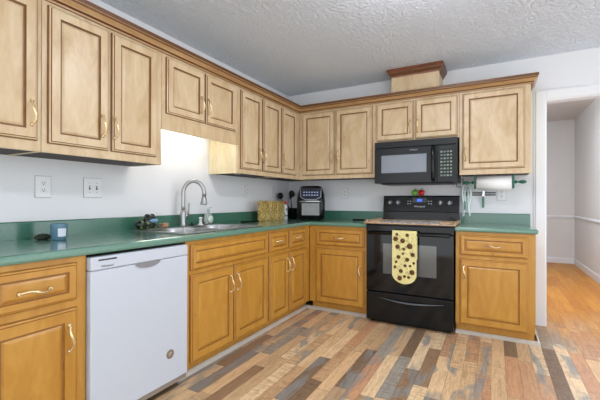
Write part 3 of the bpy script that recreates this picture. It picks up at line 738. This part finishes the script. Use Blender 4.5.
b = new(); box(b, -.092, .092, -.1395, -.118, .045, .205, bev=.008, seg=3); dd = lpart('basket_door', b, M['black'], t)
b = new(); box(b, -.082, .082, -.1415, -.1398, .052, .178, bev=.0004, seg=1); lpart('door_window', b, mat('grey fryer window', (112, 114, 112), .22, metal=.2, noise=.12, nscale=14), dd)
b = new(); tube(b, [(-.095, -.142, .194), (-.08, -.162, .196), (0, -.170, .197), (.08, -.162, .196), (.095, -.142, .194)], .009, 10); lpart('door_handle', b, M['chrome'], dd, 'bright metal bar handle')
b = new(); poly(b, [(-.088, -.129, .232), (.088, -.129, .232), (.098, -.105, .335), (-.098, -.105, .335)], (0, -.006, .0015)); pn = lpart('control_panel', b, mat('blue black panel', (22, 26, 40), .15), t)
b = new(); tube(b, [(-.100, -.112, .338), (-.094, -.133, .240), (-.05, -.143, .217), (.05, -.143, .217), (.094, -.133, .240), (.100, -.112, .338)], .0045, 8); lpart('panel_frame', b, mat('silver grey frame', (160, 168, 180), .3, metal=.5), t)
for r_ in range(2):
    for c_ in range(6):
        z = .262 + r_ * .030; x = -.062 + c_ * .025; y = -.1365 + (z - .232) * .233
        b = new(); box(b, x - .007, x + .007, y - .0015, y + .002, z - .006, z + .006); lpart('button', b, mat('pale icon', (150, 170, 215), .4) if (r_ == 0 and c_ == 0) else bpy.data.materials['pale icon'], pn)
for sx_ in (-1, 1):
    for sy_ in (-1, 1):
        b = new(); lathe(b, [(.012, 0), (.012, .014)], (sx_ * .09, sy_ * .08, 0), n=12); lpart('foot', b, M['black_soft'], t)

# ------------------------------------------------------------------ tins, bottle, crock, utensils
lt = mat('pale tin edge', (224, 212, 170), .3, metal=.3)
for (ya, yb, lab, s) in ((-.870, -.696, 'largest embossed gold tin, farthest left on the counter near the corner', .21), (-.672, -.554, 'middle embossed gold tin of the row near the corner', .21), (-.536, -.424, 'smallest embossed gold tin, next to the white bottle', .21)):
    t = thing('gold_tin', lab, 'tin', (.13, (ya + yb) / 2, .9145), 'gold tins near the corner')
    b = new(); box(b, .140, .185, ya, yb, .9145, .9145 + s - .03, bev=.006, seg=2); obj('tin_body', b, M['gold'], t)
    b = new(); box(b, .138, .187, ya - .002, yb + .002, .9145 + s - .0298, .9145 + s, bev=.005, seg=2); obj('lid', b, M['gold'], t)
    b = new(); box(b, .183, .188, yb - .010, yb - .002, .9165, .9145 + s - .035); obj('corner_strip', b, lt, t)
t = thing('spray_bottle', 'slim white and grey bottle with a red cap beside the gold tins', 'bottle', (.165, -.350, .9145))
b = new(); lathe(b, [(.024, 0), (.026, .006), (.026, .14), (.022, .160), (.012, .175)], (.165, -.350, .9145), n=20); obj('bottle_body', b, speckle('white patterned label', (70, 90, 80), (232, 232, 228), 38, .4, .5, .4), t)
b = new(); lathe(b, [(.016, .175), (.017, .20), (.012, .21), (0, .211)], (.165, -.350, .9145), n=16); obj('cap', b, mat('red cap', (206, 60, 44), .4), t)
t = thing('utensil_crock', 'low black utensil crock in the corner behind the bottle', 'crock', (.160, -.16, .9145))
b = new(); lathe(b, [(.050, 0), (.058, .01), (.062, .12), (.064, .125), (.056, .125), (.052, .02), (0, .015)], (.160, -.16, .9145), n=28); obj('crock_body', b, M['black'], t)
for lab, nm, dx, dy, kind in (('black slotted turner leaning left in the crock', 'slotted_turner', -.050, -.10, 0), ('black ladle standing upright in the crock', 'ladle', -.015, -.015, 1)):
    p0_ = Vector((.140 if kind else .197, -.140 if kind else -.125, .935)); p1 = Vector((.118, -.150, 1.170)) if kind else Vector((.070, -.295, 1.150))
    t = thing(nm, lab, 'utensil', p0_)
    b = new(); tube(b, [p0_, p0_.lerp(p1, .5), p1], [.006, .007, .005], 8); obj('handle', b, M['black_soft'], t)
    if kind == 0:
        b = new(); c = p1 + Vector((-.0, -.012, .035))
        ball(b, c, .044, (.55, 1.2, .85)); obj('head', b, M['black_soft'], t)
    else:
        b = new(); ball(b, p1 + Vector((.012, .006, .040)), .038, (1, .9, 1.1)); ball(b, p1 + Vector((.0, .0, .0)), .016, (1, 1, 1.4)); obj('bowl', b, M['black_soft'], t)
t = thing('spoon_rest', 'flat black spoon rest on the countertop right of the sink', 'spoon rest', (.16, -1.02, .9145))
b = new(); box(b, .115, .205, -1.12, -.93, .9145, .924, bev=.004); obj('dish', b, M['black_soft'], t)
b = new(); box(b, .112, .208, -1.123, -.927, .9242, .929, bev=.002, seg=1); box(b, .120, .200, -1.115, -.935, .9291, .9296, mi=1); obj('rim', b, [M['black'], M['black_glass']], t)

# ------------------------------------------------------------------ candle, dark dish, frog
t = thing('candle_jar', 'blue glass candle jar with a white label on the counter at left', 'candle', (.20, -2.812, .9145))
jc = (.20, -2.812, .9145)
b = new(); lathe(b, [(.033, 0), (.036, .004), (.041, .084), (.041, .088), (.038, .088), (.036, .074), (0, .074)], jc, n=32); obj('jar', b, mat('blue jar glass', (86, 122, 142), .15, noise=.06), t)
b = new(); lathe(b, [(.0, .0745), (.036, .0745), (.036, .078), (0, .078)], jc, n=28); obj('wax', b, mat('pale blue wax', (150, 184, 196), .5), t)
b = new(); n = 10
dirv = Vector((.88, -.47, 0)); a0 = math.atan2(dirv.y, dirv.x)
lo, hi = [], []
for k in range(n + 1):
    a = a0 - .10 + 1.0 * k / n; lo.append(b.verts.new((jc[0] + .0395 * math.cos(a), jc[1] + .0395 * math.sin(a), jc[2] + .020))); hi.append(b.verts.new((jc[0] + .0412 * math.cos(a), jc[1] + .0412 * math.sin(a), jc[2] + .064)))
for k in range(n): b.faces.new((lo[k], lo[k + 1], hi[k + 1], hi[k]))
lb = obj('jar_label', b, mat('white label', (214, 220, 232), .6), t); so = lb.modifiers.new('s', 'SOLIDIFY'); so.thickness = .001; so.offset = 1
b = new(); rings = [(0, 0), (.5, .0), (.96, .004), (1, .010), (.85, .022), (.5, .030), (0, .033)]
lathe(b, [(r * .05, h) for r, h in rings], (.115, -2.850, .9145), n=24, sx=.6, sy=.88)
tag(obj('dark_sponge', b, mat('dark olive sponge', (38, 44, 28), .8, noise=.2, nscale=90), loc=(.115, -2.850, .9145)), 'low dark olive rounded sponge on the counter left of the candle', 'sponge')

t = thing('frog_holder', 'green and black ceramic frog scrubber holder at the sink corner', 'frog figurine', (.125, -2.165, .9215))
fc = Vector((.115, -2.185, .9285))
fg = speckle('mottled green frog glaze', (14, 20, 20), (110, 140, 66), 45, .56, .66, .25)
b = new()
for c, r, s in (((0, 0, .038), .050, (.95, 1.2, .85)), ((.012, .014, .074), .042, (1.0, 1.2, .62)), ((-.005, -.045, .030), .034, (1, 1.1, 1.05)), ((.035, -.035, .018), .022, (1.3, .9, .9)), ((.035, .035, .018), .022, (1.3, .9, .9)),
                ((.012, -.008, .088), .018, (1, 1, 1)), ((.012, .034, .088), .018, (1, 1, 1)), ((.05, .010, .012), .014, (1.3, .9, .6)), ((.05, -.045, .010), .014, (1.3, 1, .6))):
    ball(b, fc + Vector(c), r, s)
o = obj('frog_body', b, fg, t); rm = o.modifiers.new('r', 'REMESH'); rm.mode = 'VOXEL'; rm.voxel_size = .0035; rm.use_smooth_shade = True
for s in (-1, 1):
    b = new(); c = fc + Vector((.021, .012 + s * .021, .091)); ball(b, c, .014, (1, 1, 1), 0); ball(b, c + Vector((.009, -.004, .001)), .007, (1, 1, 1), 1); obj('eye', b, [mat('dark eye rim', (36, 38, 52), .2), M['black_glass']], t)
b = new(); ball(b, fc + Vector((.042, .022, .058)), .026, (.8, 1.35, .62)); obj('mouth', b, mat('blue frog mouth', (120, 158, 196), .3), t)
random.seed(5); b = new()
pts = []
for k in range(200):
    a = k * 1.9; r = random.uniform(.008, .024); pts.append(Vector((.155 + r * math.cos(a) * .9, -2.065 + 1.6 * r * math.sin(a * 1.3), .9445 + random.uniform(-.018, .020) * (1.15 - r * 18))))
tube(b, pts, .0028, 5)
tag(obj('scrubber', b, mat('copper scrubber', (216, 172, 140), .5, metal=.2), loc=(.155, -2.065, .9215)), 'tan curly scouring pad lying beside the frog holder', 'scrubber')

# ------------------------------------------------------------------ outlets and switches
def plate(fr, u, z, w_, h_, label, kind, d=0.0005, m=None):
    t = thing('wall_switch' if kind == 'switch' else 'wall_outlet', label, 'switch' if kind == 'switch' else 'outlet', fr(u, 0, z))
    b = new(); ubox(b, fr, u - w_ / 2 - .0022, u + w_ / 2 + .0022, d, d + .0015, z - h_ / 2 - .0022, z + h_ / 2 + .0022, 1); ubox(b, fr, u - w_ / 2, u + w_ / 2, d + .0015, d + .006, z - h_ / 2, z + h_ / 2, 0, bev=.0015, seg=1)
    obj('cover_plate', b, [M['plate'], mat('plate edge', (150, 150, 152), .6)], t)
    if kind == 'outlet':
        for s in (-1, 1):
            b = new(); ubox(b, fr, u - .016, u + .016, d + .0061, d + .008, z + s * .020 - .014, z + s * .020 + .014, 0, bev=.0015, seg=1)
            for q in (-.006, .006): ubox(b, fr, u + q - .0014, u + q + .0014, d + .0081, d + .0084, z + s * .020 - .002, z + s * .020 + .008, 1)
            ubox(b, fr, u - .003, u + .003, d + .0081, d + .0084, z + s * .020 - .010, z + s * .020 - .005, 1)
            obj('socket', b, [M['plate'], M['slot']], t)
    else:
        for s in (-1, 1):
            b = new(); ubox(b, fr, u + s * .023 - .005, u + s * .023 + .005, d + .0061, d + .0075, z - .012, z + .012, 1); ubox(b, fr, u + s * .023 - .003, u + s * .023 + .003, d + .0075, d + .016, z - .001, z + .008, 0)
            for q in (-.03, .03): ubox(b, fr, u + s * .023 - .002, u + s * .023 + .002, d + .0061, d + .0068, z + q - .002, z + q + .002, 1)
            obj('toggle', b, [M['plate'], M['slot']], t)
plate(LEFT, -2.795, 1.207, .080, .122, 'white duplex outlet on the left wall above the candle', 'outlet')
plate(LEFT, -2.505, 1.210, .118, .122, 'white double toggle switch on the left wall right of the outlet', 'switch')
plate(LEFT, -.863, 1.226, .072, .118, 'white outlet on the left wall above the largest gold tin', 'outlet')
plate(LEFT, -.330, 1.226, .072, .118, 'white outlet on the left wall closest to the room corner', 'outlet')
plate(BACK, .762, 1.215, .072, .118, 'white outlet on the back wall right of the air fryer', 'outlet')
plate(BACK, 2.345, 1.197, .072, .118, 'white outlet behind and below the paper towel roll', 'outlet')

# ------------------------------------------------------------------ paper towel, knife bar, tongs
t = thing('paper_towel_holder', 'green turned-wood paper towel holder under the right wall cabinet', 'paper towel holder', (2.28, -.2, 1.365))
def finial(bm, x, s, yc, zc):
    prof = [(.010, 0), (.020, .008), (.020, .016), (.009, .024), (.008, .034), (.016, .050), (.021, .066), (.018, .084), (.010, .098), (.0, .104)]
    lathe(bm, [(r * .78, x_ * s * .92) for r, x_ in prof], (x, yc, zc), axis='x', n=18)
zc = 1.300; yc = -.20
for x, s in ((2.128, -1), (2.432, 1)):
    b = new(); pts = []
    for k in range(17):
        a = PI + PI * k / 16; pts.append((x - .008, yc + .034 * math.cos(a), zc - .012 + .046 * math.sin(a)))
    pts += [(x - .008, yc + .034, 1.3845), (x - .008, yc - .034, 1.3845)]
    poly(b, pts, (.016, 0, 0)); br_ = obj('bracket', b, M['green_wood'], t)
    b = new(); finial(b, x + s * .0085, s, yc, zc); obj('finial', b, M['green_wood'], br_)
b = new(); lathe(b, [(.010, 2.137), (.010, 2.423)], (0, yc, zc), axis='x', n=12); obj('rod', b, M['green_wood'], t)
b = new(); lathe(b, [(.018, 2.142), (.066, 2.142), (.066, 2.418), (.018, 2.418)], (0, yc, zc - .003), axis='x', n=40)
tag(obj('paper_towel_roll', b, M['paper'], loc=(2.28, yc, zc)), 'white paper towel roll on the green holder', 'paper towel')
t = thing('magnetic_knife_bar', 'dark two-striped magnetic knife bar on the wall beneath the paper towels', 'knife bar', (2.15, -.01, 1.197))
b = new(); box(b, 1.995, 2.300, -.012, -.001, 1.180, 1.216, bev=.002); obj('bar', b, mat('pale bar', (206, 206, 206), .4), t)
for z in (1.184, 1.204):
    b = new(); box(b, 1.998, 2.297, -.0150, -.0122, z - .001, z + .010); obj('magnet_strip', b, M['black_soft'], t)
# tongs
t = thing('tongs', 'clear and green kitchen tongs hanging from the holder beside the range', 'tongs', (2.045, -.05, 1.30))
clr = mat('pale translucent plastic', (214, 226, 224), .25)
for s, m_, nm in ((-1, M['green_wood'], 0), (1, clr, 1)):
    b = new(); x0_ = 2.045; pts = [(x0_ + s * .003, -.035, 1.300), (x0_ + s * .030, -.035, 1.275), (x0_ + s * .038, -.035, 1.20), (x0_ + s * .030, -.035, 1.12), (x0_ + s * .018, -.035, 1.08), (x0_ + s * .020, -.035, 1.03), (x0_ + s * .026, -.035, .998)]
    tube(b, pts, [.007, .011, .012, .012, .010, .011, .014], 8)
    tube(b, [(x0_ + s * .004, -.035, 1.26), (x0_ + s * .016, -.035, 1.22), (x0_ + s * .014, -.035, 1.15), (x0_ + s * .014, -.035, 1.06)], .008, 8)
    a_ = obj('arm', b, clr, t)
    if s == -1:
        b = new(); tube(b, [(x0_ - .014, -.044, 1.13), (x0_ - .013, -.044, 1.04)], .0065, 8); obj('grip', b, mat('pale green grip', (96, 160, 132), .4), a_)
    b = new(); ball(b, (x0_ + s * .027, -.035, .994), .013, (.9, .6, 1.2)); obj('tip', b, clr, a_)
b = new(); tube(b, [(2.045 + .02 * math.cos(2 * PI * k / 12), -.035, 1.305 + .014 * math.sin(2 * PI * k / 12)) for k in range(13)], .003, 6); obj('hanging_ring', b, M['chrome'], t)
# peeler
t = thing('paring_knife', 'small green-handled paring knife stuck to the magnetic bar', 'knife', (2.19, -.02, 1.19))
b = new(); poly(b, [(2.183, -.0165, 1.175), (2.200, -.0165, 1.175), (2.203, -.0165, 1.225), (2.190, -.0165, 1.245)], (0, -.0016, 0)); obj('blade', b, M['chrome'], t)
b = new(); box(b, 2.180, 2.201, -.026, -.014, 1.065, 1.165, bev=.004); obj('handle', b, mat('teal green handle', (70, 130, 112), .4), t)
b = new(); box(b, 2.181, 2.200, -.0265, -.0140, 1.166, 1.176, bev=.002, seg=1); obj('bolster', b, mat('red bolster', (170, 60, 50), .4), t)

# power cord below the microwave
b = new(); tube(b, [(1.955, -.03, 1.3015), (1.955, -.03, 1.275), (1.965, -.02, 1.268), (2.010, -.02, 1.268), (2.012, -.02, 1.28), (2.012, -.02, 1.355)], .004, 8)
tag(obj('power_cord', b, mat('grey green cord', (110, 128, 122), .5), loc=(1.98, -.02, 1.27)), 'thin grey cord looping beneath the right end of the microwave', 'cord')

# ------------------------------------------------------------------ lights of the room
def puck(y, lab):
    t = thing('puck_light', lab, 'under-cabinet light', (.245, y, 1.372), 'puck lights under the wall cabinet')
    b = new(); lathe(b, [(.030, -.004), (.034, 0), (.034, .012)], (.245, y, 1.3725)); obj('housing', b, M['plate'], t)
    b = new(); lathe(b, [(0, -.0055), (.024, -.0055), (.024, -.0042)], (.245, y, 1.3725)); obj('lens', b, M['steel'], t)
puck(-1.33, 'round puck light under the wall cabinet, nearer the sink')
puck(-.86, 'round puck light under the wall cabinet, nearer the corner')
t = thing('sink_light', 'lit fluorescent light fixture behind the valance over the sink', 'light fixture', (.12, -1.84, 1.69))
b = new(); box(b, .06, .20, -2.14, -1.50, 1.690, 1.7155, bev=.003); obj('housing', b, M['white_plastic'], t)
b = new(); tube(b, [(.13, -2.11, 1.672), (.13, -1.84, 1.672), (.13, -1.53, 1.672)], .013, 12); obj('tube', b, M['tube'], t)
def dome(loc, r, m, lab):
    t = thing('ceiling_light', lab, 'ceiling light', loc)
    b = new(); lathe(b, [(r * .5, -.02), (r * .5, 0)], loc, n=36); obj('base', b, M['white_plastic'], t)
    b = new(); lathe(b, [(0, -.150), (r * .4, -.146), (r * .75, -.130), (r * .97, -.105), (r, -.095), (r * .9, -.090), (0, -.088)], loc, n=36); obj('diffuser', b, m, t)
    b = new(); lathe(b, [(.02, -.0875), (.02, -.0205)], loc, n=12); obj('stem', b, M['steel'], t)
dome((1.95, -2.0, H - .001), .12, M['lamp'], 'round dome ceiling light over the kitchen floor')
dome((2.75, 1.3, HH - .001), .17, M['hall_fill'], 'unseen dome ceiling light added to light the next room')  # out of view, added to brighten the room beyond the opening
